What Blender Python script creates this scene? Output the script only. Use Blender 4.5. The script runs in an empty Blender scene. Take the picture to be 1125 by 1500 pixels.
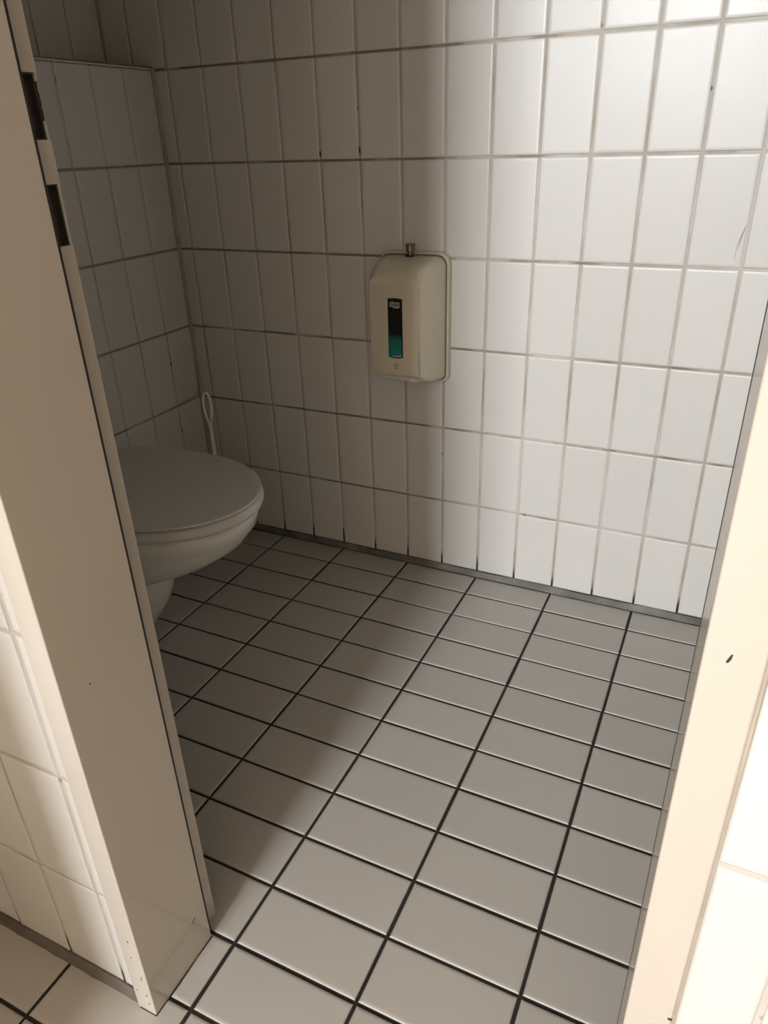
import bpy, bmesh, math, random
from mathutils import Matrix, Vector
random.seed(7)
PI = math.pi
C = bpy.context.scene.collection
S = bpy.context.scene

# ------------------------------------------------------------------ camera
cam_d = bpy.data.cameras.new('camera'); cam = bpy.data.objects.new('camera', cam_d); C.objects.link(cam)
cam_d.sensor_fit = 'HORIZONTAL'; cam_d.sensor_width = 36.0; cam_d.lens = 36.0*1059.23/1125.0
cam_d.clip_start = 0.02
R0 = (0.9033191, 0.42797914, -0.02912829); R1 = (0.17222668, -0.42402601, -0.88912311); R2 = (-0.3928773, 0.79814522, -0.45674023)
M = Matrix(((R0[0], -R1[0], -R2[0]), (R0[1], -R1[1], -R2[1]), (R0[2], -R1[2], -R2[2]))).to_4x4()
M.translation = Vector((0.70609, -1.57499, 1.04007))
cam.matrix_world = M
S.camera = cam

# ------------------------------------------------------------------ world, exposure
w = bpy.data.worlds.new('world'); S.world = w; w.use_nodes = True
bg = w.node_tree.nodes['Background']; bg.inputs[0].default_value = (1.0, 0.85, 0.68, 1); bg.inputs[1].default_value = 0.03
S.view_settings.view_transform = 'Standard'; S.view_settings.look = 'None'
S.view_settings.gamma = 1.0; S.view_settings.exposure = 0.0; S.view_settings.use_curve_mapping = False

# ------------------------------------------------------------------ daylight from the corridor window behind the camera
LAMP = (0.16, -5.60, 2.18); LAMP_SX, LAMP_SY = 0.90, 0.80
ld = bpy.data.lights.new('lamp_light', 'AREA'); ld.shape = 'RECTANGLE'; ld.size = LAMP_SX; ld.size_y = LAMP_SY
ld.energy = 300.0; ld.color = (0.905, 0.94, 0.98)
lo = bpy.data.objects.new('lamp_light', ld); C.objects.link(lo); lo.location = (LAMP[0], LAMP[1]+0.012, LAMP[2]); lo.rotation_euler = (PI/2, 0, 0)

# ------------------------------------------------------------------ materials
def nodes(name):
    m = bpy.data.materials.new(name); m.use_nodes = True
    nt = m.node_tree; b = nt.nodes['Principled BSDF']
    return m, nt, b
def N(nt, t, **kw):
    n = nt.nodes.new(t)
    for k, v in kw.items(): setattr(n, k, v)
    return n
def ramp(nt, fac, stops):
    r = N(nt, 'ShaderNodeValToRGB'); el = r.color_ramp.elements
    while len(el) < len(stops): el.new(0.5)
    for e, (p, c) in zip(el, stops): e.position = p; e.color = (*c, 1)
    nt.links.new(fac, r.inputs[0]); return r
def noise(nt, scale, detail=3, coord='Object', vec=None):
    n = N(nt, 'ShaderNodeTexNoise'); n.inputs['Scale'].default_value = scale; n.inputs['Detail'].default_value = detail
    if vec is None:
        t = N(nt, 'ShaderNodeTexCoord'); vec = t.outputs[coord]
    nt.links.new(vec, n.inputs['Vector']); return n
def geo_pos(nt):
    return N(nt, 'ShaderNodeNewGeometry').outputs['Position']
def bump(nt, b, height, strength, dist=0.001):
    n = N(nt, 'ShaderNodeBump'); n.inputs['Strength'].default_value = strength; n.inputs['Distance'].default_value = dist
    nt.links.new(height, n.inputs['Height']); nt.links.new(n.outputs[0], b.inputs['Normal']); return n

def plain(name, col, rough=0.5, var=0.04, scale=6, spec=0.5, metal=0.0, bumpy=0.0, coat=0.0):
    m, nt, b = nodes(name)
    n = noise(nt, scale, 4, vec=geo_pos(nt))
    lo_ = tuple(max(0, c*(1-var)) for c in col); hi = tuple(min(1, c*(1+var)) for c in col)
    r = ramp(nt, n.outputs[0], [(0.3, lo_), (0.7, hi)])
    nt.links.new(r.outputs[0], b.inputs['Base Color'])
    b.inputs['Roughness'].default_value = rough; b.inputs['Specular IOR Level'].default_value = spec
    b.inputs['Metallic'].default_value = metal; b.inputs['Coat Weight'].default_value = coat
    if bumpy:
        n2 = noise(nt, 260, 2, vec=geo_pos(nt)); bump(nt, b, n2.outputs[0], bumpy, 0.0006)
    return m

def tile_mat(name, col, rough, var, wave=0.25, speck=True):
    """glazed tile: slight tone difference from tile to tile, faint clouding, a few dark specks"""
    m, nt, b = nodes(name)
    oi = N(nt, 'ShaderNodeObjectInfo'); pos = geo_pos(nt)
    r1 = ramp(nt, oi.outputs['Random'], [(0.0, tuple(c*(1-var) for c in col)), (1.0, tuple(min(1, c*(1+var)) for c in col))])
    cl = noise(nt, 7, 4, vec=pos)
    r2 = ramp(nt, cl.outputs[0], [(0.1, (0.975, 0.97, 0.965)), (0.9, (1, 1, 1))])
    mx = N(nt, 'ShaderNodeMix', data_type='RGBA', blend_type='MULTIPLY'); mx.inputs[0].default_value = 1
    nt.links.new(r1.outputs[0], mx.inputs[6]); nt.links.new(r2.outputs[0], mx.inputs[7])
    out = mx.outputs[2]
    if speck:
        sp = N(nt, 'ShaderNodeTexVoronoi'); sp.inputs['Scale'].default_value = 9; nt.links.new(pos, sp.inputs['Vector'])
        r3 = ramp(nt, sp.outputs['Distance'], [(0.010, (0.45, 0.42, 0.38)), (0.016, (1, 1, 1))])
        m2 = N(nt, 'ShaderNodeMix', data_type='RGBA', blend_type='MULTIPLY'); m2.inputs[0].default_value = 0.6
        nt.links.new(out, m2.inputs[6]); nt.links.new(r3.outputs[0], m2.inputs[7]); out = m2.outputs[2]
    nt.links.new(out, b.inputs['Base Color'])
    rr = noise(nt, 3.5, 5, vec=pos)
    mr = N(nt, 'ShaderNodeMapRange'); mr.inputs[3].default_value = rough*0.88; mr.inputs[4].default_value = rough*1.15
    nt.links.new(rr.outputs[0], mr.inputs[0]); nt.links.new(mr.outputs[0], b.inputs['Roughness'])
    bn = noise(nt, 11, 2, vec=pos); bump(nt, b, bn.outputs[0], wave, 0.002)
    b.inputs['Specular IOR Level'].default_value = 0.5
    return m

def grout_mat(name, light, dark, base_dirt=True, lo=0.42, hi=0.62, rows=False, rowc=(0.21, 0.17, 0.13)):
    m, nt, b = nodes(name)
    pos = geo_pos(nt)
    n = noise(nt, 5.0, 5, vec=pos)
    r = ramp(nt, n.outputs[0], [(lo, light), (hi, dark)])
    out = r.outputs[0]
    if rows:        # old dirt sits in the level joints more than in the upright ones, thicker towards the toilet; a few black specks
        sx = N(nt, 'ShaderNodeSeparateXYZ'); nt.links.new(pos, sx.inputs[0])
        sb = N(nt, 'ShaderNodeMath', operation='SUBTRACT'); sb.inputs[1].default_value = 0.205-0.1997*4; nt.links.new(sx.outputs[2], sb.inputs[0])
        pp_ = N(nt, 'ShaderNodeMath', operation='PINGPONG'); pp_.inputs[1].default_value = 0.09985; nt.links.new(sb.outputs[0], pp_.inputs[0])
        near = N(nt, 'ShaderNodeMath', operation='LESS_THAN'); near.inputs[1].default_value = 0.003; nt.links.new(pp_.outputs[0], near.inputs[0])
        nx = noise(nt, 9, 4, vec=pos)
        gx = N(nt, 'ShaderNodeMapRange'); gx.inputs[1].default_value = 0.35; gx.inputs[2].default_value = -0.1; gx.inputs[3].default_value = -0.12; gx.inputs[4].default_value = 0.06; nt.links.new(sx.outputs[0], gx.inputs[0])
        ad = N(nt, 'ShaderNodeMath', operation='ADD'); nt.links.new(nx.outputs[0], ad.inputs[0]); nt.links.new(gx.outputs[0], ad.inputs[1])
        st_ = N(nt, 'ShaderNodeMapRange'); st_.inputs[1].default_value = 0.40; st_.inputs[2].default_value = 0.56; nt.links.new(ad.outputs[0], st_.inputs[0])
        mu = N(nt, 'ShaderNodeMath', operation='MULTIPLY'); nt.links.new(near.outputs[0], mu.inputs[0]); nt.links.new(st_.outputs[0], mu.inputs[1])
        m0 = N(nt, 'ShaderNodeMix', data_type='RGBA', blend_type='MIX'); m0.inputs[7].default_value = (*rowc, 1)
        nt.links.new(mu.outputs[0], m0.inputs[0]); nt.links.new(out, m0.inputs[6])
        sp = noise(nt, 26, 1, vec=pos); rs = ramp(nt, sp.outputs[0], [(0.735, (1, 1, 1)), (0.76, (0.12, 0.1, 0.08))])
        m1 = N(nt, 'ShaderNodeMix', data_type='RGBA', blend_type='MULTIPLY'); m1.inputs[0].default_value = 1
        nt.links.new(m0.outputs[2], m1.inputs[6]); nt.links.new(rs.outputs[0], m1.inputs[7]); out = m1.outputs[2]
    if base_dirt:   # real dirt drawn up into the joints just above the floor
        sx = N(nt, 'ShaderNodeSeparateXYZ'); nt.links.new(pos, sx.inputs[0])
        n2 = noise(nt, 13, 2, vec=pos)
        ma = N(nt, 'ShaderNodeMath', operation='MULTIPLY_ADD'); ma.inputs[1].default_value = -0.07
        nt.links.new(n2.outputs[0], ma.inputs[0]); nt.links.new(sx.outputs[2], ma.inputs[2])
        r2 = ramp(nt, ma.outputs[0], [(0.0, (0.03, 0.024, 0.018)), (0.03, (1, 1, 1))])
        mx = N(nt, 'ShaderNodeMix', data_type='RGBA', blend_type='MULTIPLY'); mx.inputs[0].default_value = 1
        nt.links.new(out, mx.inputs[6]); nt.links.new(r2.outputs[0], mx.inputs[7]); out = mx.outputs[2]
    nt.links.new(out, b.inputs['Base Color']); b.inputs['Roughness'].default_value = 0.85
    n3 = noise(nt, 300, 2, vec=pos); bump(nt, b, n3.outputs[0], 0.5, 0.0006)
    return m

WALLC = (0.605, 0.590, 0.558)
m_tile = tile_mat('white_glazed_tile', WALLC, 0.36, 0.022, 0.22)
m_tile.node_tree.nodes['Principled BSDF'].inputs['Specular IOR Level'].default_value = 0.40
m_tile_out = m_tile
m_floor = tile_mat('grey_floor_tile', (0.425, 0.400, 0.365), 0.36, 0.04, 0.10, True)
m_grout = grout_mat('wall_grout', (0.52, 0.485, 0.435), (0.36, 0.31, 0.255), True, 0.42, 0.62, True)
m_grout_clean = grout_mat('clean_wall_grout', (0.50, 0.475, 0.435), (0.42, 0.385, 0.34), True, 0.42, 0.62, True, (0.27, 0.23, 0.185))
m_base_c = plain('brown_floor_sealant', (0.115, 0.098, 0.080), 0.6, 0.4, 14, bumpy=0.2)
m_grout_floor = grout_mat('dark_floor_grout', (0.020, 0.015, 0.011), (0.010, 0.007, 0.005), False)
m_paint = plain('cream_gloss_paint', (0.490, 0.445, 0.388), 0.25, 0.03, 5, coat=0.25, bumpy=0.04)
m_caulk = plain('aged_sealant', (0.40, 0.35, 0.28), 0.6, 0.15, 20)
m_caulk_light = plain('light_sealant', (0.58, 0.56, 0.51), 0.5, 0.06, 20)
m_base = plain('grey_floor_sealant', (0.135, 0.13, 0.115), 0.6, 0.5, 14, bumpy=0.2)
m_seal = plain('dark_seal_and_hole', (0.02, 0.017, 0.014), 0.8, 0.1)
m_void = plain('lock_recess_shade', (0.035, 0.028, 0.022), 0.7, 0.3, 40)
m_lid = plain('white_seat_plastic', (0.56, 0.54, 0.50), 0.30, 0.02, 4)
m_ceramic = plain('white_sanitary_ceramic', (0.66, 0.645, 0.61), 0.12, 0.02, 4)
m_plastic = plain('cream_dispenser_plastic', (0.585, 0.535, 0.425), 0.30, 0.03, 8, bumpy=0.03)
m_plastic2 = plain('cream_back_plastic', (0.60, 0.56, 0.46), 0.35, 0.03, 8)
m_crease = plain('dark_edge_line', (0.16, 0.135, 0.10), 0.6, 0.2, 30)
m_metal = plain('dull_lock_metal', (0.22, 0.19, 0.16), 0.42, 0.2, 60, metal=0.85)
m_black = plain('black_label_film', (0.006, 0.006, 0.005), 0.35, 0.1)
m_teal = plain('teal_label_print', (0.004, 0.10, 0.095), 0.35, 0.35, 60)
m_teal2 = plain('pale_teal_label_print', (0.05, 0.22, 0.21), 0.4, 0.2, 60)
m_badge = plain('pale_badge_print', (0.34, 0.34, 0.33), 0.4, 0.05)
m_ink = plain('dark_ink', (0.025, 0.025, 0.022), 0.5, 0.1)
m_grey = plain('grey_print', (0.17, 0.15, 0.12), 0.5, 0.1)
m_brush = plain('white_brush_plastic', (0.88, 0.85, 0.78), 0.35, 0.03, 20)
m_mark = plain('dark_mark', (0.03, 0.022, 0.016), 0.7, 0.3, 90)
m_scuff = plain('brown_scuff', (0.14, 0.10, 0.07), 0.6, 0.3, 60)
m_scratch = plain('faint_scratch', (0.36, 0.34, 0.31), 0.6, 0.1, 60)
m_wallpaint = plain('corridor_wall_paint', (0.60, 0.50, 0.38), 0.6, 0.04)
m_ceil = plain('ceiling_paint', (0.34, 0.27, 0.19), 0.7, 0.04)

# ------------------------------------------------------------------ helpers
def link(o, parent=None):
    C.objects.link(o)
    if parent: o.parent = parent
    return o
def obj(name, bm, mat, parent=None, smooth=False, loc=None):
    me = bpy.data.meshes.new(name); bmesh.ops.recalc_face_normals(bm, faces=bm.faces) if not smooth == 'keep' else None
    bm.to_mesh(me); bm.free(); me.materials.append(mat)
    if smooth: me.shade_smooth()
    o = bpy.data.objects.new(name, me); link(o, parent)
    if loc: o.location = loc
    return o
def tag(o, label=None, cat=None, group=None, kind=None):
    if label: o['label'] = label
    if cat: o['category'] = cat
    if group: o['group'] = group
    if kind: o['kind'] = kind
    return o
def empty(name, loc=(0, 0, 0)):
    o = bpy.data.objects.new(name, None); o.empty_display_size = 0.05; link(o); o.location = loc; return o
def add_box(bm, x0, x1, y0, y1, z0, z1):
    v = [bm.verts.new(p) for p in ((x0,y0,z0),(x1,y0,z0),(x1,y1,z0),(x0,y1,z0),(x0,y0,z1),(x1,y0,z1),(x1,y1,z1),(x0,y1,z1))]
    for f in ((0,3,2,1),(4,5,6,7),(0,1,5,4),(1,2,6,5),(2,3,7,6),(3,0,4,7)): bm.faces.new([v[i] for i in f])
    return v
def box(name, x0, x1, y0, y1, z0, z1, mat, parent=None, bevel=0.0, seg=2):
    bm = bmesh.new(); add_box(bm, x0, x1, y0, y1, z0, z1)
    if bevel: bmesh.ops.bevel(bm, geom=bm.edges[:], offset=bevel, segments=seg, affect='EDGES', profile=0.5)
    return obj(name, bm, mat, parent)
def add_prism(bm, pts, y0, y1):      # pts in (x, z)
    a = [bm.verts.new((x, y0, z)) for x, z in pts]; b = [bm.verts.new((x, y1, z)) for x, z in pts]
    n = len(pts)
    bm.faces.new(a); bm.faces.new(list(reversed(b)))
    for i in range(n): bm.faces.new((a[i], b[i], b[(i+1) % n], a[(i+1) % n]))
def loft(bm, rings, cap0=True, cap1=True):
    vs = [[bm.verts.new(p) for p in r] for r in rings]; n = len(rings[0])
    for a, b in zip(vs, vs[1:]):
        for i in range(n): bm.faces.new((a[i], a[(i+1) % n], b[(i+1) % n], b[i]))
    if cap0: bm.faces.new(list(reversed(vs[0])))
    if cap1: bm.faces.new(vs[-1])
    return vs
def tube(bm, path, radii, seg=12, flat=None, caps=True):
    rings = []
    P = [Vector(p) for p in path]
    for i, p in enumerate(P):
        d = (P[min(i+1, len(P)-1)] - P[max(i-1, 0)]).normalized()
        u = d.cross(Vector((0, 1, 0)));
        if u.length < 1e-3: u = d.cross(Vector((1, 0, 0)))
        u.normalize(); v = d.cross(u).normalized(); r = radii[i] if isinstance(radii, (list, tuple)) else radii
        rings.append([p + u*math.cos(2*PI*k/seg)*r + v*math.sin(2*PI*k/seg)*r*(flat or 1) for k in range(seg)])
    loft(bm, rings, caps, caps)

# ---- tiles: a flat glazed face that rolls off into its edges; local face normal +Z, origin in the face centre
tile_cache = {}
def tile_mesh(wd, ht, thick, r, drop, name, mat):
    key = (round(wd, 4), round(ht, 4), name)
    if key in tile_cache: return tile_cache[key]
    prof = [(0.0042 + r, 0.0, 0.0), (r*1.1, -drop*0.18, 14), (r*0.38, -drop*0.55, 42), (0.0, -drop*1.5, 76)]
    verts = []; norms = []; faces = []
    for ins, z, ang in prof:
        ins = min(ins, wd*0.4, ht*0.4)
        a = math.radians(ang); x, y = wd/2-ins, ht/2-ins
        for sx, sy in ((-1,-1),(1,-1),(1,1),(-1,1)):
            verts.append((sx*x, sy*y, z)); 
    q = len(prof)
    for sx, sy in ((-1,-1),(1,-1),(1,1),(-1,1)): verts.append((sx*wd/2, sy*ht/2, -thick))
    faces.append((0,1,2,3))
    for k in range(q):
        for i in range(4):
            j = (i+1) % 4; faces.append((k*4+i, (k+1)*4+i, (k+1)*4+j, k*4+j))
    me = bpy.data.meshes.new(name); me.from_pydata(verts, [], faces); me.materials.append(mat)
    # split normals: each side rolls off on its own direction
    side = [(0,-1),(1,0),(0,1),(-1,0)]
    ln = []
    for fi, f in enumerate(faces):
        if fi == 0: ln += [(0,0,1)]*4; continue
        k, i = divmod(fi-1, 4); s = side[i]
        for vi in f:
            ring = vi//4
            a = math.radians(prof[ring][2] if ring < q else 90)
            if k == q-1: a = PI/2
            ln.append((s[0]*math.sin(a), s[1]*math.sin(a), math.cos(a)))
    me.shade_smooth(); me.normals_split_custom_set(ln)
    tile_cache[key] = me
    return me
JW = 0.0042       # wall joint width
def wall_basis(ax, sgn):
    # returns matrix whose local X runs along the wall, local Y is world z, local Z is the outward normal
    if ax == 'y': n = Vector((0, sgn, 0))
    else: n = Vector((sgn, 0, 0))
    up = Vector((0, 0, 1)); u = up.cross(n)
    return Matrix((u, up, n)).transposed()
def tile_wall(parent, ax, sgn, plane, us, zs, mat, skip=None, name='tile', joint=JW, jitter=0.0045):
    """us / zs: joint positions along the wall and in height; tile faces lie on 'plane' and face sgn*ax"""
    Bm = wall_basis(ax, sgn)
    for a0, a1 in zip(us, us[1:]):
        for z0, z1 in zip(zs, zs[1:]):
            if skip and skip((a0+a1)/2, (z0+z1)/2): continue
            wd = abs(a1-a0)-joint; ht = z1-z0-joint
            if wd < 0.006 or ht < 0.006: continue
            me = tile_mesh(wd, ht, 0.007, 0.0022, 0.0008, name, mat)
            o = bpy.data.objects.new(name, me)
            c = Vector(((a0+a1)/2, plane, (z0+z1)/2)) if ax == 'y' else Vector((plane, (a0+a1)/2, (z0+z1)/2))
            n = Bm.col[2]
            c = c + n*random.uniform(-0.0003, 0.0003)
            J = Matrix.Rotation(random.gauss(0, jitter), 3, 'X') @ Matrix.Rotation(random.gauss(0, jitter), 3, 'Y')
            T = (Bm @ J).to_4x4(); T.translation = c
            o.matrix_world = T; link(o); o.parent = parent
            o.matrix_parent_inverse = parent.matrix_world.inverted()
GD = 0.0012       # grout lies this far behind the glazed face
# height joints shared by all walls
ZB = 0.014
ZS = [ZB] + [0.205 + 0.1997*k for k in range(11)] + [2.42]
XS = [round(-0.78, 4)] + [0.1*i for i in range(-7, 9)] + [0.86]

# ------------------------------------------------------------------ floor
floor = box('floor', -0.9, 1.3, -5.72, 0.05, -0.08, -0.0022, m_grout_floor)
tag(floor, 'grey rectangular tiled floor with black joints running through cabin and doorway', 'floor', kind='structure')
FJ = 0.0051
ys = [-0.0065, -0.0895] + [-0.0895-0.10005*k for k in range(1, 19)]
xs = [0.2*i for i in range(-4, 6)]
far = bmesh.new()
def floor_tile(x0, x1, y0, y1):
    wd = x1-x0-FJ; ht = y0-y1-FJ
    me = tile_mesh(wd, ht, 0.006, 0.0020, 0.0009, 'floor_tile', m_floor)
    o = bpy.data.objects.new('floor_tile', me); link(o)
    T = (Matrix.Rotation(random.gauss(0, 0.0016), 4, 'X') @ Matrix.Rotation(random.gauss(0, 0.0010), 4, 'Y'))
    T.translation = Vector(((x0+x1)/2+random.gauss(0, 0.0003), (y0+y1)/2+random.gauss(0, 0.0003), random.uniform(-0.0003, 0.0)))
    o.matrix_world = T; o.parent = floor; o.matrix_parent_inverse = floor.matrix_world.inverted()
for x0, x1 in zip(xs, xs[1:]):
    for y0, y1 in zip(ys, ys[1:]): floor_tile(x0+0.0003, x1+0.0003, y0, y1)
bm = bmesh.new()
yy = ys[-1]
while yy > -5.5:
    for x0, x1 in zip(xs, xs[1:]):
        add_box(bm, x0+FJ/2, x1-FJ/2, yy-0.10005+FJ/2, yy-FJ/2, -0.005, -0.0002)
    yy -= 0.10005
tag(obj('floor_tiles_behind_camera', bm, m_floor, floor), kind='stuff')

# ------------------------------------------------------------------ back wall (y = 0)
wall_back = box('wall_back', -0.80, 0.9, GD, 0.12, -0.05, 2.7, m_grout)
tag(wall_back, 'white tiled back wall carrying the cream dispenser, half in shadow and half lit', 'wall', kind='structure')
tile_wall(wall_back, 'y', -1, 0.0, XS, ZS, m_tile)
# pale scratches on a lit tile
for pts in ([(0.6950, 0.882), (0.6890, 0.862), (0.6855, 0.842), (0.6845, 0.818)], [(0.6950, 0.879), (0.6915, 0.866), (0.6890, 0.850), (0.6885, 0.840)]):
    bm = bmesh.new(); tube(bm, [(x, -0.0001, z) for x, z in pts], [0.0003, 0.0007, 0.0006, 0.0003], 6)
    obj('scratch', bm, m_scratch, wall_back)
# cistern boxing (lower left wall) and the wall above and behind it
BX = -0.642; TOPZ = 1.207
boxing = empty('wall_left', (BX, -0.5, 0)); tag(boxing, 'white tiled cistern boxing with a ledge on top behind the toilet', 'wall', kind='structure')
def pbox(name, *a, parent=None, **k):
    o = box(name, *a, **k)
    if parent:
        o.parent = parent; bpy.context.view_layer.update(); o.matrix_parent_inverse = parent.matrix_world.inverted()
    return o
bpy.context.view_layer.update()
pbox('boxing_body', -0.80, BX-GD, -1.07, -0.001, -0.05, TOPZ-0.004, m_grout_clean, parent=boxing)
pbox('ledge', -0.80, BX+0.003, -1.07, -0.001, TOPZ-0.0030, TOPZ, m_tile, parent=boxing)
pbox('ledge_dark_joint', BX-0.02, BX+0.0032, -1.07, -0.001, TOPZ, TOPZ+0.0035, m_crease, parent=boxing)  # dark brown strip along the upper front edge of the ledge
YS = [-0.1*i for i in range(0, 11)] + [-1.07]
tile_wall(boxing, 'x', 1, BX, list(reversed(YS)), [ZB]+[0.205+0.1997*k for k in range(5)]+[TOPZ-0.0015], m_tile)
wall_up = box('wall_left_upper', -0.90, -0.78-GD, -1.07, 0.0, TOPZ-0.01, 2.7, m_grout)
tag(wall_up, 'white tiled wall set back above the cistern ledge in the dark upper corner', 'wall', kind='structure')
tile_wall(wall_up, 'x', 1, -0.78, list(reversed(YS)), [TOPZ+0.004]+[0.205+0.1997*k for k in range(6, 11)]+[2.42], m_tile)
# corner sealant between boxing and back wall
t1 = box('trim_1', BX-0.001, BX+0.0075, -0.0075, 0.001, ZB, TOPZ, m_caulk, bevel=0.003)
tag(t1, 'brownish vertical sealant line in the corner between boxing and back wall', 'sealant', kind='structure')
# grimy sealant along the foot of the walls
def base_strip(name, pts, lab, h=0.015, t=0.006, mat=None):
    bm = bmesh.new()
    (x0, y0), (x1, y1), (nx, ny) = pts
    n = 60; rings = []
    for i in range(n+1):
        f = i/n; x = x0+(x1-x0)*f; y = y0+(y1-y0)*f; k = 1+0.05*math.sin(f*47)+0.04*math.sin(f*91+1); hh = h*(1+0.06*math.sin(f*31)+0.04*math.sin(f*83))
        prof = [(-0.003, -0.001), (t*k, -0.001), (t*k*0.85, 0.002), (0.0015, hh), (-0.003, hh)]
        rings.append([(x+nx*a, y+ny*a, z) for a, z in prof])
    loft(bm, rings)
    o = obj(name, bm, mat or m_base); tag(o, lab, 'sealant', kind='structure'); return o
base_strip('baseboard_back', ((-0.64, 0.0), (0.86, 0.0), (0, -1)), 'dark grey sealant strip along the foot of the back wall')
base_strip('baseboard_left', ((BX, -1.07), (BX, 0.0), (1, 0)), 'dark grey sealant strip along the foot of the cistern boxing')

# ------------------------------------------------------------------ right cabin wall and partition with the door opening
wall_right = box('wall_right', 0.86+GD, 0.95, -1.08, 0.05, -0.05, 2.7, m_grout)
tag(wall_right, 'white tiled right wall of the cabin, hidden behind the door frame', 'wall', kind='structure')
bm = bmesh.new()
for k in range(11):
    for z0, z1 in zip(ZS, ZS[1:]):
        add_box(bm, 0.86, 0.868, -0.1*k-0.1+0.002, -0.1*k-0.002, z0+0.002, z1-0.002)
tag(obj('tiles_of_right_wall', bm, m_tile, wall_right), kind='stuff')

YF = -1.207                       # glazed face of the corridor side tiles
FL, FR = 0.163, 0.7215            # reveal faces of the door frame
FYF, FYS, FYB = -1.216, -1.096, -1.064
HEAD = 1.99
wf = empty('wall_front', (0, -1.14, 0)); tag(wf, 'white tiled corridor wall around the door frame, seen at lower left and right', 'wall', kind='structure')
bpy.context.view_layer.update()
pbox('wall_core', -0.80, 0.126, YF+GD, -1.07, -0.05, 2.7, m_grout_clean, parent=wf)
pbox('wall_core', 0.7505, 1.30, YF+GD, -1.07, -0.05, 2.7, m_grout_clean, parent=wf)
pbox('wall_core', 0.126, 0.7505, YF+GD, -1.07, HEAD+0.02, 2.7, m_grout_clean, parent=wf)
ZO = [0.018, 0.2085, 0.4095, 0.6105, 0.811, 1.0115, 1.2115, 1.4115, 1.6115, 1.8115, 2.0115, 2.2115, 2.42]
tile_wall(wf, 'y', -1, YF, [-0.4, -0.3, -0.2, -0.1, 0.0025, 0.1035, 0.122], ZO, m_tile_out, jitter=0.003)
ZR = [0.018, 0.2165, 0.4175, 0.618, 0.8185, 1.019, 1.2195, 1.42, 1.62, 1.82, 2.02, 2.22, 2.42]
tile_wall(wf, 'y', -1, YF, [0.7545, 0.806, 0.906, 1.006, 1.106, 1.206], ZR, m_tile_out, jitter=0.003)
tile_wall(wf, 'y', -1, YF, [0.122, 0.222, 0.322, 0.422, 0.522, 0.622, 0.722, 0.757], [2.03, 2.2165, 2.42], m_tile_out)
def pobj(name, bm, mat, parent, smooth=False):
    o = obj(name, bm, mat, None, smooth); o.parent = parent; bpy.context.view_layer.update()
    o.matrix_parent_inverse = parent.matrix_world.inverted(); return o
base_strip('baseboard_corridor_left', ((-0.4, YF), (0.1335, YF), (0, -1)), 'dark grey sealant strip under the corridor tiles left of the frame', h=0.019, t=0.007, mat=m_base_c)
base_strip('baseboard_corridor_right', ((0.756, YF), (1.206, YF), (0, -1)), 'dark grey sealant strip under the corridor tiles right of the frame', h=0.019, t=0.007, mat=m_base_c)

# door frame: folded sheet steel, jamb profile in plan (x, y), extruded upwards
door = empty('door_1', ((FL+FR)/2, -1.15, 0))
tag(door, 'cream painted steel door frame with worn foot, lock slots and deep reveal', 'door frame', kind='structure')
bpy.context.view_layer.update()
RB = 0.016                        # rebate depth
def rnd(cx, cy, r, a0, a1, n=4):
    return [(cx+r*math.cos(math.radians(a0+(a1-a0)*i/n)), cy+r*math.sin(math.radians(a0+(a1-a0)*i/n))) for i in range(n+1)]
def jamb_profile(side):
    # for the left jamb; x grows towards the opening
    r = 0.0016
    p = [(-0.0315, -1.195)] + rnd(-0.0315+r, FYF+r, r, 180, 270) + rnd(-r, FYF+r, r, -90, 0) \
        + rnd(-0.0012, FYS-0.0012, 0.0012, 0, 90) + [(-RB-0.004, FYS)] + [(-RB-0.004, FYS+0.004), (-RB, FYS+0.004)] \
        + rnd(-RB-0.0014, FYB-0.0014, 0.0014, 0, 90) + [(-0.050, FYB), (-0.050, -1.195)]
    if side < 0: return [(FL+x, y) for x, y in p]
    return [(FR-x, y) for x, y in p]
def extrude_profile(bm, prof, z0, z1):
    loft(bm, [[(x, y, z0) for x, y in prof], [(x, y, z1) for x, y in prof]])
bm = bmesh.new(); extrude_profile(bm, jamb_profile(1), 0.0, HEAD+0.03)
pobj('jamb', bm, m_paint, door)
# left jamb: split so that the lock slots are real openings in the rebate strip
full = jamb_profile(-1)
cut = [(x, y) for x, y in full]
slots = [(0.9635, 1.0145), (1.0490, 1.0985)]
bm = bmesh.new()
notched = [(-0.0315, -1.195)] + rnd(-0.0315+.0016, FYF+.0016, .0016, 180, 270) + rnd(-.0016, FYF+.0016, .0016, -90, 0) \
    + rnd(-0.0012, FYS-0.0012, 0.0012, 0, 90) + [(-RB-0.016, FYS), (-RB-0.016, FYB-0.0030), (-RB-0.001, FYB-0.0030), (-RB-0.001, FYB-0.0008), (-RB-0.003, FYB), (-0.050, FYB), (-0.050, -1.195)]
worn = notched[:-6] + [(-RB-0.016, FYB), (-0.050, FYB), (-0.050, -1.195)]
worn = [(FL+x, y) for x, y in worn]
notched = [(FL+x, y) for x, y in notched]
zz = [0.0] + [z for s in slots for z in s] + [HEAD+0.03]
extrude_profile(bm, full, 0.0, slots[0][0]); extrude_profile(bm, notched, *slots[0]); extrude_profile(bm, full, slots[0][1], slots[1][0])
extrude_profile(bm, notched, slots[1][0], 1.0625); extrude_profile(bm, worn, 1.0625, 1.0925); extrude_profile(bm, notched, 1.0925, slots[1][1]); extrude_profile(bm, full, slots[1][1], HEAD+0.03)
pobj('jamb', bm, m_paint, door)
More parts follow.
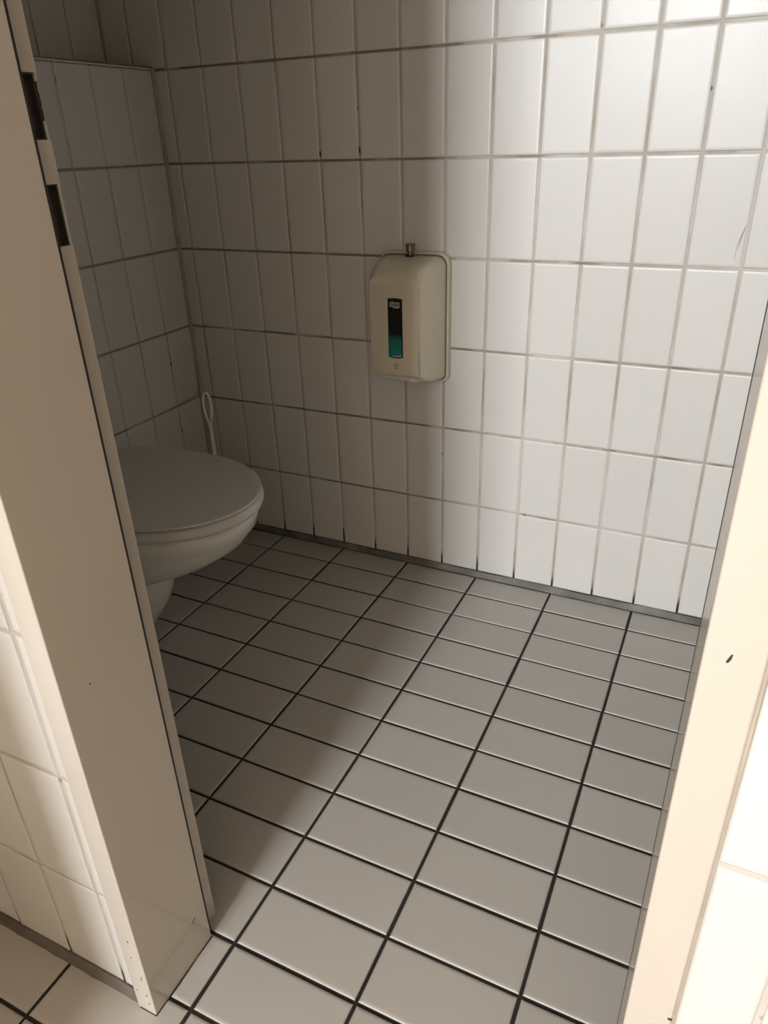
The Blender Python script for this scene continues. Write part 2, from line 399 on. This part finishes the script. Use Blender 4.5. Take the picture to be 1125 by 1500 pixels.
# head piece
bm = bmesh.new()
add_box(bm, FL-0.03, FR+0.03, FYF, -1.195, HEAD, HEAD+0.03); add_box(bm, FL-0.01, FR+0.01, -1.195, FYS, HEAD, HEAD+0.03); add_box(bm, FL-RB, FR+RB, FYS, FYB, HEAD+RB, HEAD+0.03)
pobj('head', bm, m_paint, door)
# rubber seal standing in the groove between reveal and rebate
for s, x in ((-1, FL), (1, FR)):
    bm = bmesh.new(); x0, x1 = sorted((x+s*(RB+0.0035), x+(s*0.0006 if s < 0 else -0.0004))); add_box(bm, x0, x1, FYS-0.0002, FYS+0.0026, 0.012, HEAD)
    pobj('rubber_seal', bm, m_seal, door)
# lock recess boxes, ragged plate edge; shade inside the slots put into their colour
for z0, z1 in slots:
    bm = bmesh.new()
    add_box(bm, FL-RB-0.0170, FL-RB-0.0085, FYS+0.0002, FYB-0.0031, z0, z1)
    add_box(bm, FL-RB-0.0155, FL-RB-0.0016, FYS+0.0034, FYB-0.0031, z0, z0+0.0012)
    add_box(bm, FL-RB-0.0155, FL-RB-0.0016, FYS+0.0034, FYB-0.0031, z1-0.0012, z1)
    pobj('lock_recess', bm, m_void, door)
for z0, z1 in slots:
    bm = bmesh.new(); add_box(bm, FL-RB-0.0155, FL-RB-0.0022, FYB-0.0042, FYB-0.0031, z0, z1); pobj('lock_recess', bm, m_void, door)
bm = bmesh.new(); ep = [(FYB-0.0034, 1.0625), (FYB-0.0008, 1.064), (FYB-0.0004, 1.072), (FYB-0.0012, 1.0735), (FYB-0.0003, 1.076), (FYB-0.0006, 1.084), (FYB-0.0014, 1.0855), (FYB-0.0006, 1.0925), (FYB-0.0034, 1.0925)]
loft(bm, [[(FL-RB-0.0155, y, z) for y, z in ep], [(FL-RB-0.0022, y, z) for y, z in ep]])
pobj('worn_slot_edge', bm, m_seal, door)
# sealant between frame and tiles
for x0, x1 in ((0.121, 0.134), (0.7525, 0.7565)):
    o = pbox('frame_sealant', x0, x1, YF-0.0005, YF+0.006, 0.018, 2.02, m_caulk_light if x0 < 0.5 else m_caulk, parent=door, bevel=0.001)
# flat dark joint between frame foot and floor
bm = bmesh.new()
pp = [(FL-0.028, FYF-0.0012), (FL+0.0012, FYF-0.001), (FL+0.0022, -1.17), (FL+0.0012, -1.13), (FL+0.0020, FYS), (FL-0.012, FYS+0.002), (FL-0.012, FYF+0.01)]
loft(bm, [[(x, y, -0.001) for x, y in pp], [(x, y, 0.0009) for x, y in pp]])
pobj('foot_joint', bm, m_mark, door)
# paint chips: little flakes of missing paint on the front face and reveal
def chip(x, y, z, ax, sx, sz, ang=0, mat=m_mark):
    bm = bmesh.new(); n = 8; pts = []
    for i in range(n):
        a = 2*PI*i/n; r = random.uniform(0.75, 1.15); u = math.cos(a)*sx*r; v = math.sin(a)*sz*r
        u, v = u*math.cos(ang)-v*math.sin(ang), u*math.sin(ang)+v*math.cos(ang); pts.append((u, v))
    if ax == 'y': r0 = [(x+u, y-0.0004, z+v) for u, v in pts]; r1 = [(x+u, y+0.001, z+v) for u, v in pts]
    else: r0 = [(x+0.0004*ax_s, y+u, z+v) for u, v in pts]; r1 = [(x-0.001*ax_s, y+u, z+v) for u, v in pts]
    loft(bm, [r0, r1]); pobj('paint_chip', bm, mat, door)
ax_s = 1
for x, z, s in ((0.150, 0.152, .0012), (0.147, 0.118, .0008), (0.1545, 0.076, .0012), (0.156, 0.082, .0008), (0.155, 0.040, .0011), (0.156, 0.022, .0010), (0.139, 0.042, .0010)):
    chip(x, FYF, z, 'y', s, s*1.4)
chip(FL, -1.1215, 0.072, 'x', 0.0052, 0.0014, 0.5, m_scuff)
chip(FL, -1.180, 0.545, 'x', 0.0012, 0.0010)
chip(FR+0.0135, FYF, 0.785, 'y', 0.0009, 0.0034, -0.35)
chip(FR+0.030, FYF, 0.455, 'y', 0.0016, 0.0012)

# ------------------------------------------------------------------ the corridor around the camera (off frame)
o = box('shade_pier_left', -0.30, 0.098, -1.72, -1.60, -0.05, 2.7, m_wallpaint); tag(o, 'cream pier added out of view at left to shade the corridor tiles', 'wall', kind='structure')  # unseen pier, added to cast soft shade on the left corridor tiles
o = box('wall_corridor_right', 1.206, 1.30, -5.6, -1.20, -0.05, 2.7, m_wallpaint); tag(o, 'cream wall of the corridor behind the camera, right', 'wall', kind='structure')
o = box('wall_passage_left', -0.90, -0.80, -5.6, -1.07, -0.05, 2.7, m_wallpaint); tag(o, 'cream end wall left of the corridor', 'wall', kind='structure')
wx0, wx1, wz0, wz1 = LAMP[0]-LAMP_SX/2, LAMP[0]+LAMP_SX/2, LAMP[2]-LAMP_SY/2, LAMP[2]+LAMP_SY/2
bm = bmesh.new()
for a in ((-0.9, wx0, -0.05, 2.7), (wx1, 1.30, -0.05, 2.7), (wx0, wx1, -0.05, wz0), (wx0, wx1, wz1, 2.7)): add_box(bm, a[0], a[1], -5.72, -5.60, a[2], a[3])
tag(obj('wall_corridor_end', bm, m_wallpaint), 'cream end wall of the corridor far behind the camera, with a window', 'wall', kind='structure')
ceil = box('ceiling', -0.9, 1.30, -5.72, 0.12, 2.7, 2.76, m_ceil); tag(ceil, 'plain painted ceiling above cabin and corridor', 'ceiling', kind='structure')
win = empty('window_1', (LAMP[0], -5.60, wz0)); tag(win, 'frosted corridor window far behind the camera', 'window', kind='structure')
bpy.context.view_layer.update()
bm = bmesh.new()
for a in ((wx0-.03, wx0, wz0-.03, wz1+.03), (wx1, wx1+.03, wz0-.03, wz1+.03), (wx0, wx1, wz0-.03, wz0), (wx0, wx1, wz1, wz1+.03)): add_box(bm, a[0], a[1], -5.61, -5.57, a[2], a[3])
pobj('window_frame', bm, m_paint, win)
pbox('frosted_pane', wx0, wx1, -5.61, -5.60, wz0, wz1, m_caulk_light, parent=win)

# ------------------------------------------------------------------ toilet
toilet = empty('toilet', (-0.64, -0.565, 0)); tag(toilet, 'white toilet with closed lid against the tiled cistern boxing', 'toilet')
bpy.context.view_layer.update()
TY = -0.565
def egg(xf, xb, b, z, n=56, xc=None, pw=2.0, pb=3.2, dz=None):
    """plan outline: round front reaching xf, squarer back reaching xb, half width b"""
    xc = (xf - 0.235*(xf-xb)/0.47) if xc is None else xc
    pts = []
    for i in range(n):
        a = 2*PI*i/n; c, s = math.cos(a), math.sin(a); p = pw if c >= 0 else pb
        rr = (abs(c)**p + abs(s)**p)**(-1/p)
        x = xc + (xf-xc if c >= 0 else xc-xb)*c*rr; y = TY + b*s*rr
        pts.append((x, y, z if dz is None else z+dz(x, y)))
    return pts
XFR = -0.083
# bowl
bm = bmesh.new()
lv = [(0.2440, -0.420, -0.640, 0.090), (0.2442, -0.355, -0.640, 0.118), (0.2465, -0.310, -0.640, 0.134), (0.2530, -0.262, -0.640, 0.147), (0.266, -0.215, -0.640, 0.158),
      (0.287, -0.165, -0.640, 0.1675), (0.315, -0.128, -0.640, 0.1725), (0.343, -0.107, -0.640, 0.1755), (0.3475, -0.1045, -0.640, 0.1762), (0.3505, -0.100, -0.640, 0.1795), (0.378, -0.0935, -0.640, 0.1820), (0.387, -0.096, -0.640, 0.180), (0.390, -0.103, -0.636, 0.174)]
loft(bm, [egg(xf, xb, b, z, xc=-0.33-max(0, 0.262-z)*4) for z, xf, xb, b in lv])
pobj('bowl', bm, m_ceramic, toilet, True)
bm = bmesh.new()
lv = [(0.0, -0.440, -0.640, 0.066), (0.03, -0.420, -0.640, 0.082), (0.06, -0.398, -0.640, 0.096), (0.10, -0.372, -0.640, 0.108), (0.14, -0.355, -0.640, 0.116), (0.18, -0.346, -0.640, 0.120), (0.255, -0.342, -0.640, 0.122)]
loft(bm, [egg(xf, xb, b, z, xc=-0.47) for z, xf, xb, b in lv])
pobj('foot', bm, m_ceramic, toilet, True)
bm = bmesh.new()
lv = [(0.3915, -0.100, -0.560, 0.172), (0.3905, -0.087, -0.565, 0.1830), (0.3930, -0.0825, -0.567, 0.1865), (0.3975, -0.0797, -0.567, 0.1890), (0.4030, -0.0800, -0.567, 0.1887), (0.4100, -0.0825, -0.565, 0.1865), (0.4140, -0.0860, -0.565, 0.183), (0.4145, -0.094, -0.56, 0.175)]
loft(bm, [egg(xf, xb, b, z, xc=-0.322) for z, xf, xb, b in lv])
pobj('seat', bm, m_lid, toilet, True)
bm = bmesh.new()
lv = [(0.4160, -0.0890, -0.556, 0.179), (0.4160, -0.0845, -0.560, 0.1835), (0.4170, -0.0830, -0.561, 0.1850), (0.4200, -0.0830, -0.561, 0.1850), (0.4212, -0.0843, -0.559, 0.1837), (0.4216, -0.0870, -0.556, 0.181), (0.4220, -0.105, -0.545, 0.165), (0.4224, -0.14, -0.51, 0.13), (0.4230, -0.19, -0.46, 0.09), (0.4234, -0.26, -0.39, 0.04)]
loft(bm, [egg(xf, xb, b, z, xc=-0.322) for z, xf, xb, b in lv])
pobj('lid', bm, m_lid, toilet, True)
for s in (-1, 1):
    bm = bmesh.new(); tube(bm, [(-0.575, TY+s*0.08-0.02, 0.412), (-0.575, TY+s*0.08+0.02, 0.412)], 0.011, 14)
    pobj('hinge', bm, m_lid, toilet, True)

# ------------------------------------------------------------------ toilet brush in the corner
BRX, BRY = -0.552, -0.085
brush = empty('toilet_brush', (BRX, BRY, 0)); tag(brush, 'white toilet brush with looped handle standing in the corner behind the toilet', 'toilet brush')
bpy.context.view_layer.update()
bm = bmesh.new()
top = Vector((BRX-0.0065, BRY+0.006, 0.446)); foot = Vector((BRX+0.001, BRY, 0.06))
ax = (foot-top).normalized(); side = ax.cross(Vector((-0.5, 1, 0))).normalized()
n = 28; LL = 0.088; loopc = top + ax*(LL/2)
path = [loopc + ax*(-math.cos(2*PI*i/n)*LL/2) + side*(math.sin(2*PI*i/n)*0.0098*(1-0.25*math.cos(2*PI*i/n)*-1)) for i in range(n)]
path = path + [path[0]]
tube(bm, path, 0.0037, 10)
st = top + ax*(LL-0.004)
tube(bm, [st, st+ax*0.03, st+ax*0.08, st+ax*0.20, foot], [0.0058, 0.0052, 0.0058, 0.0064, 0.006], 14)
pobj('handle', bm, m_brush, brush, True)
bm = bmesh.new()
def lathe(bm, prof, cx, cy, n=28):
    loft(bm, [[(cx+r*math.cos(2*PI*i/n), cy+r*math.sin(2*PI*i/n), z) for i in range(n)] for r, z in prof])
lathe(bm, [(0.046, 0.0), (0.048, 0.004), (0.044, 0.05), (0.038, 0.10), (0.036, 0.125), (0.033, 0.125), (0.035, 0.10), (0.041, 0.05), (0.043, 0.008)], BRX, BRY)
pobj('holder', bm, m_brush, brush, True)
bm = bmesh.new(); lathe(bm, [(0.012, 0.012), (0.028, 0.02), (0.030, 0.05), (0.026, 0.08), (0.010, 0.092)], BRX, BRY, 20)
pobj('bristles', bm, m_caulk_light, brush, True)

# ------------------------------------------------------------------ folded paper dispenser on the back wall
disp = empty('paper_dispenser', (0.02, 0, 0.53)); tag(disp, 'cream plastic toilet paper dispenser with black and teal window label on back wall', 'dispenser')
bpy.context.view_layer.update()
DX0, DX1, DZ0, DZ1 = -0.052, 0.1185, 0.527, 0.8185
def rrect(x0, x1, z0, z1, rt, rb, n=7):
    p = []
    for cx, cz, r, a in ((x1-rt, z1-rt, rt, 0), (x0+rt, z1-rt, rt, 90), (x0+rb, z0+rb, rb, 180), (x1-rb, z0+rb, rb, 270)):
        for i in range(n+1):
            t = math.radians(a+90*i/n); p.append((cx+r*math.cos(t), cz+r*math.sin(t)))
    return p
def layer(pts, y): return [(x, y, z) for x, z in pts]
# back plate: shallow tray with rounded rim
bm = bmesh.new()
R1_ = rrect(DX0, DX1, DZ0, DZ1, 0.026, 0.018)
def ins(d): return rrect(DX0+d, DX1-d, DZ0+d, DZ1-d, 0.026-d*0.6, max(0.004, 0.018-d*0.6))
loft(bm, [layer(R1_, 0.0), layer(R1_, -0.013), layer(ins(0.0010), -0.0165), layer(ins(0.0028), -0.0178), layer(ins(0.0046), -0.0170), layer(ins(0.0052), -0.0150)])
pobj('back_plate', bm, m_plastic2, disp, False)
bm = bmesh.new()
loft(bm, [layer(ins(0.0046), -0.0140), layer(ins(0.0046), -0.0172), layer(ins(0.0068), -0.0172), layer(ins(0.0068), -0.0140)])
pobj('edge_groove', bm, m_crease, disp, False)
# cover: from the rim outwards and inwards to a flat front panel with sloping shoulders
def cover_ring(y):
    pass
FXL, FXR, FZ0, FZ1 = -0.031, 0.0925, 0.5655, 0.772
bm = bmesh.new()
rings = []
def ring(t, y, rt, rb):
    # t=0 rim outline, t=1 front panel outline
    d = 0.0068
    x0 = (DX0+d)*(1-t)+FXL*t; x1 = (DX1-d)*(1-t)+FXR*t
    z0 = (DZ0+d)*(1-t)+FZ0*t; z1 = (DZ1-d)*(1-t)+FZ1*t
    return x0, x1, z0, z1
prof = [  # (x inset fraction, z-top fraction, z-bottom fraction, y)
    (0.00, 0.00, 0.00, -0.014), (0.02, 0.02, 0.02, -0.022), (0.16, 0.05, 0.10, -0.042), (0.34, 0.13, 0.22, -0.064), (0.54, 0.27, 0.40, -0.086),
    (0.70, 0.46, 0.62, -0.1015), (0.82, 0.66, 0.82, -0.1110), (0.93, 0.84, 0.94, -0.1160), (1.03, 0.97, 1.0, -0.1185), (1.20, 1.10, 1.04, -0.1200)]
d = 0.0068
for fx, ft, fb, y in prof:
    x0 = (DX0+d)*(1-fx)+FXL*fx; x1 = (DX1-d)*(1-fx)+FXR*fx
    z0 = (DZ0+d)*(1-fb)+FZ0*fb; z1 = (DZ1-d)*(1-ft)+FZ1*ft
    rt = 0.022 + 0.004*fx if fx < 0.9 else 0.022-0.12*(fx-0.9); rt = max(0.006, rt)
    rings.append(layer(rrect(x0, x1, z0, z1, rt, max(0.004, 0.015-0.010*fx)), y))
loft(bm, rings)
cov = pobj('cover', bm, m_plastic, disp, True)
YC = -0.1200
# slightly raised vertical crease along the right of the front panel
bm = bmesh.new(); tube(bm, [(FXR-0.004, YC+0.0011, FZ1-0.012), (FXR-0.003, YC+0.0011, 0.66), (FXR-0.0035, YC+0.0011, FZ0+0.006)], [0.0020, 0.0026, 0.0020], 10)
pobj('crease', bm, m_plastic, disp, True)
# wavy lower lip
bm = bmesh.new(); rr = []
for i in range(31):
    f = i/30; x = DX0+0.012+(DX1-DX0-0.022)*f
    u = (f-0.30)/0.22; bow = 0.0*math.exp(-u*u*2.2)
    yfront = -0.108 + 0.075*max(0, (f-0.72)/0.28)**1.3 + 0.050*max(0, (0.16-f)/0.16)**1.3
    zt = 0.5660-0.012*max(0, (f-0.5)/0.5); zb = 0.5530-0.010*max(0, (f-0.3)/0.7)+bow*0.6
    rr.append([(x, -0.010, zb-0.006), (x, yfront+0.006, zb), (x, yfront, zb+0.002), (x, yfront-0.001, zt), (x, -0.012, zt)])
loft(bm, rr); pobj('lower_lip', bm, m_plastic, disp, False)
# label window
LX0, LX1, LZ0, LZ1 = 0.0165, 0.0487, 0.6075, 0.7335
def flat(name, pts, mat, y, th=0.0006, parent=None, up=None):
    bm = bmesh.new(); add_prism(bm, pts, y-th, y+0.0004); return pobj(name, bm, mat, parent or disp)
def bowed(x0, x1, z0, z1, bt, bb, n=8):
    return [(x0+(x1-x0)*i/n, z0-bb*(1-(2*i/n-1)**2)) for i in range(n+1)] + [(x1-(x1-x0)*i/n, z1+bt*(1-(2*i/n-1)**2)) for i in range(n+1)]
flat('window_rim', bowed(LX0-.0012, LX1+.0012, LZ0-.0012, LZ1+.0012, .0015, .0022), m_black, YC, 0.0006)
lab = flat('window_label', bowed(LX0, LX1, LZ0, LZ1, .0012, .002), m_black, YC-0.0005, 0.0006)
def on_label(name, pts, mat, th=0.0003, y=None):
    bm = bmesh.new(); add_prism(bm, pts, (YC-0.0011 if y is None else y)-th, YC-0.0008); o = pobj(name, bm, mat, lab); return o
m_grad, nt_, b_ = nodes('teal_to_black_print')
sx_ = N(nt_, 'ShaderNodeSeparateXYZ'); nt_.links.new(geo_pos(nt_), sx_.inputs[0])
mr_ = N(nt_, 'ShaderNodeMapRange'); mr_.inputs[1].default_value = 0.610; mr_.inputs[2].default_value = 0.658; nt_.links.new(sx_.outputs[2], mr_.inputs[0])
rp_ = ramp(nt_, mr_.outputs[0], [(0.0, (0.010, 0.19, 0.17)), (0.75, (0.006, 0.125, 0.11)), (1.0, (0.005, 0.012, 0.010))]); nt_.links.new(rp_.outputs[0], b_.inputs['Base Color']); b_.inputs['Roughness'].default_value = 0.35
on_label('teal_field', bowed(LX0+.0010, LX1-.0010, LZ0+.0008, LZ0+.050, .0, .0016), m_grad)
on_label('pale_swoosh', [(LX0+.005, LZ0+.0008), (LX0+.011, LZ0-.0002), (LX1-.003, LZ0+.0004), (LX1-.0025, LZ0+.0050), (LX0+.014, LZ0+.0028)], m_badge, y=YC-0.0013)
def ringpts(cx, cz, ro, ri, a0, a1, n=16):
    return [(cx+ro*math.cos(math.radians(a0+(a1-a0)*i/n)), cz+ro*math.sin(math.radians(a0+(a1-a0)*i/n))) for i in range(n+1)] + \
           [(cx+ri*math.cos(math.radians(a1-(a1-a0)*i/n)), cz+ri*math.sin(math.radians(a1-(a1-a0)*i/n))) for i in range(n+1)]
on_label('pale_symbol', ringpts(0.0245, 0.6350, 0.0040, 0.0028, 40, 320), m_teal2, y=YC-0.0013)
on_label('pale_symbol', ringpts(0.0365, 0.6205, 0.0042, 0.0028, 200, 500), m_teal2, y=YC-0.0013)
# badge with lettering
bx0, bx1, bz0, bz1 = LX0+.0038, LX1-.0048, 0.7165, 0.7275
bp = [(bx0, bz0+.0012), (bx0+.006, bz0+.0010), (bx0+.011, bz0-.0016), (bx1-.002, bz0-.0012), (bx1, bz0+.0004), (bx1, bz1), (bx0+.012, bz1), (bx0+.007, bz1+.0018), (bx0+.002, bz1-.0004), (bx0, bz1-.001)]
on_label('badge', bp, m_badge, y=YC-0.0013)
def text(name, s, size, x, y, z, mat, parent, bold=0.0):
    cu = bpy.data.curves.new(name, 'FONT'); cu.body = s; cu.size = size; cu.extrude = 0.00015; cu.align_x = 'CENTER'; cu.align_y = 'CENTER'; cu.offset = bold
    tmp = bpy.data.objects.new('tmp', cu); C.objects.link(tmp)
    dg = bpy.context.evaluated_depsgraph_get(); me = bpy.data.meshes.new_from_object(tmp.evaluated_get(dg)); bpy.data.objects.remove(tmp)
    me.materials.clear(); me.materials.append(mat)
    o = bpy.data.objects.new(name, me); link(o)
    o.matrix_world = Matrix.Translation((x, y, z)) @ Matrix.Rotation(PI/2, 4, 'X')
    o.parent = parent; bpy.context.view_layer.update(); o.matrix_parent_inverse = parent.matrix_world.inverted(); return o
text('lettering', 'TORK', 0.0078, (bx0+bx1)/2, YC-0.0019, (bz0+bz1)/2-0.0004, m_ink, lab, 0.00022)
# little recycling sign under the window
rx, rz = 0.0330, 0.5885
for k in range(3):
    a0 = 100+120*k
    flat('recycling_sign', ringpts(rx, rz, 0.0044, 0.0026, a0, a0+82, 6), m_grey, YC+0.0001, 0.0005)
flat('faint_print_line', [(rx-0.005, rz-0.0083), (rx+0.005, rz-0.0083), (rx+0.005, rz-0.0069), (rx-0.005, rz-0.0069)], m_grey, YC+0.0001, 0.0005)
# key lock standing on top
lk = bmesh.new(); lx, ly, lz = 0.0310, -0.0290, 0.8185
def cyl_prof(bm, prof, n=28):
    loft(bm, [[(lx+r*math.cos(2*PI*i/n), ly+r*math.sin(2*PI*i/n), z) for i in range(n)] for r, z in prof])
cyl_prof(lk, [(0.0052, 0.800), (0.0052, 0.8175), (0.0088, 0.8190), (0.0094, 0.8205), (0.0094, 0.8310), (0.0102, 0.8320), (0.0102, 0.8352), (0.0094, 0.8362), (0.0072, 0.8360), (0.0068, 0.8320)])
pobj('lock_cylinder', lk, m_metal, disp, False)
bm = bmesh.new(); lx0 = lx; n = 24
loft(bm, [[(lx+0.0105*math.cos(2*PI*i/n), ly-0.003+0.0075*math.sin(2*PI*i/n), z) for i in range(n)] for z in (0.8035, 0.8128)])
pobj('lock_hole', bm, m_seal, disp)  # solid dark plug, the shade of the hole put into its colour
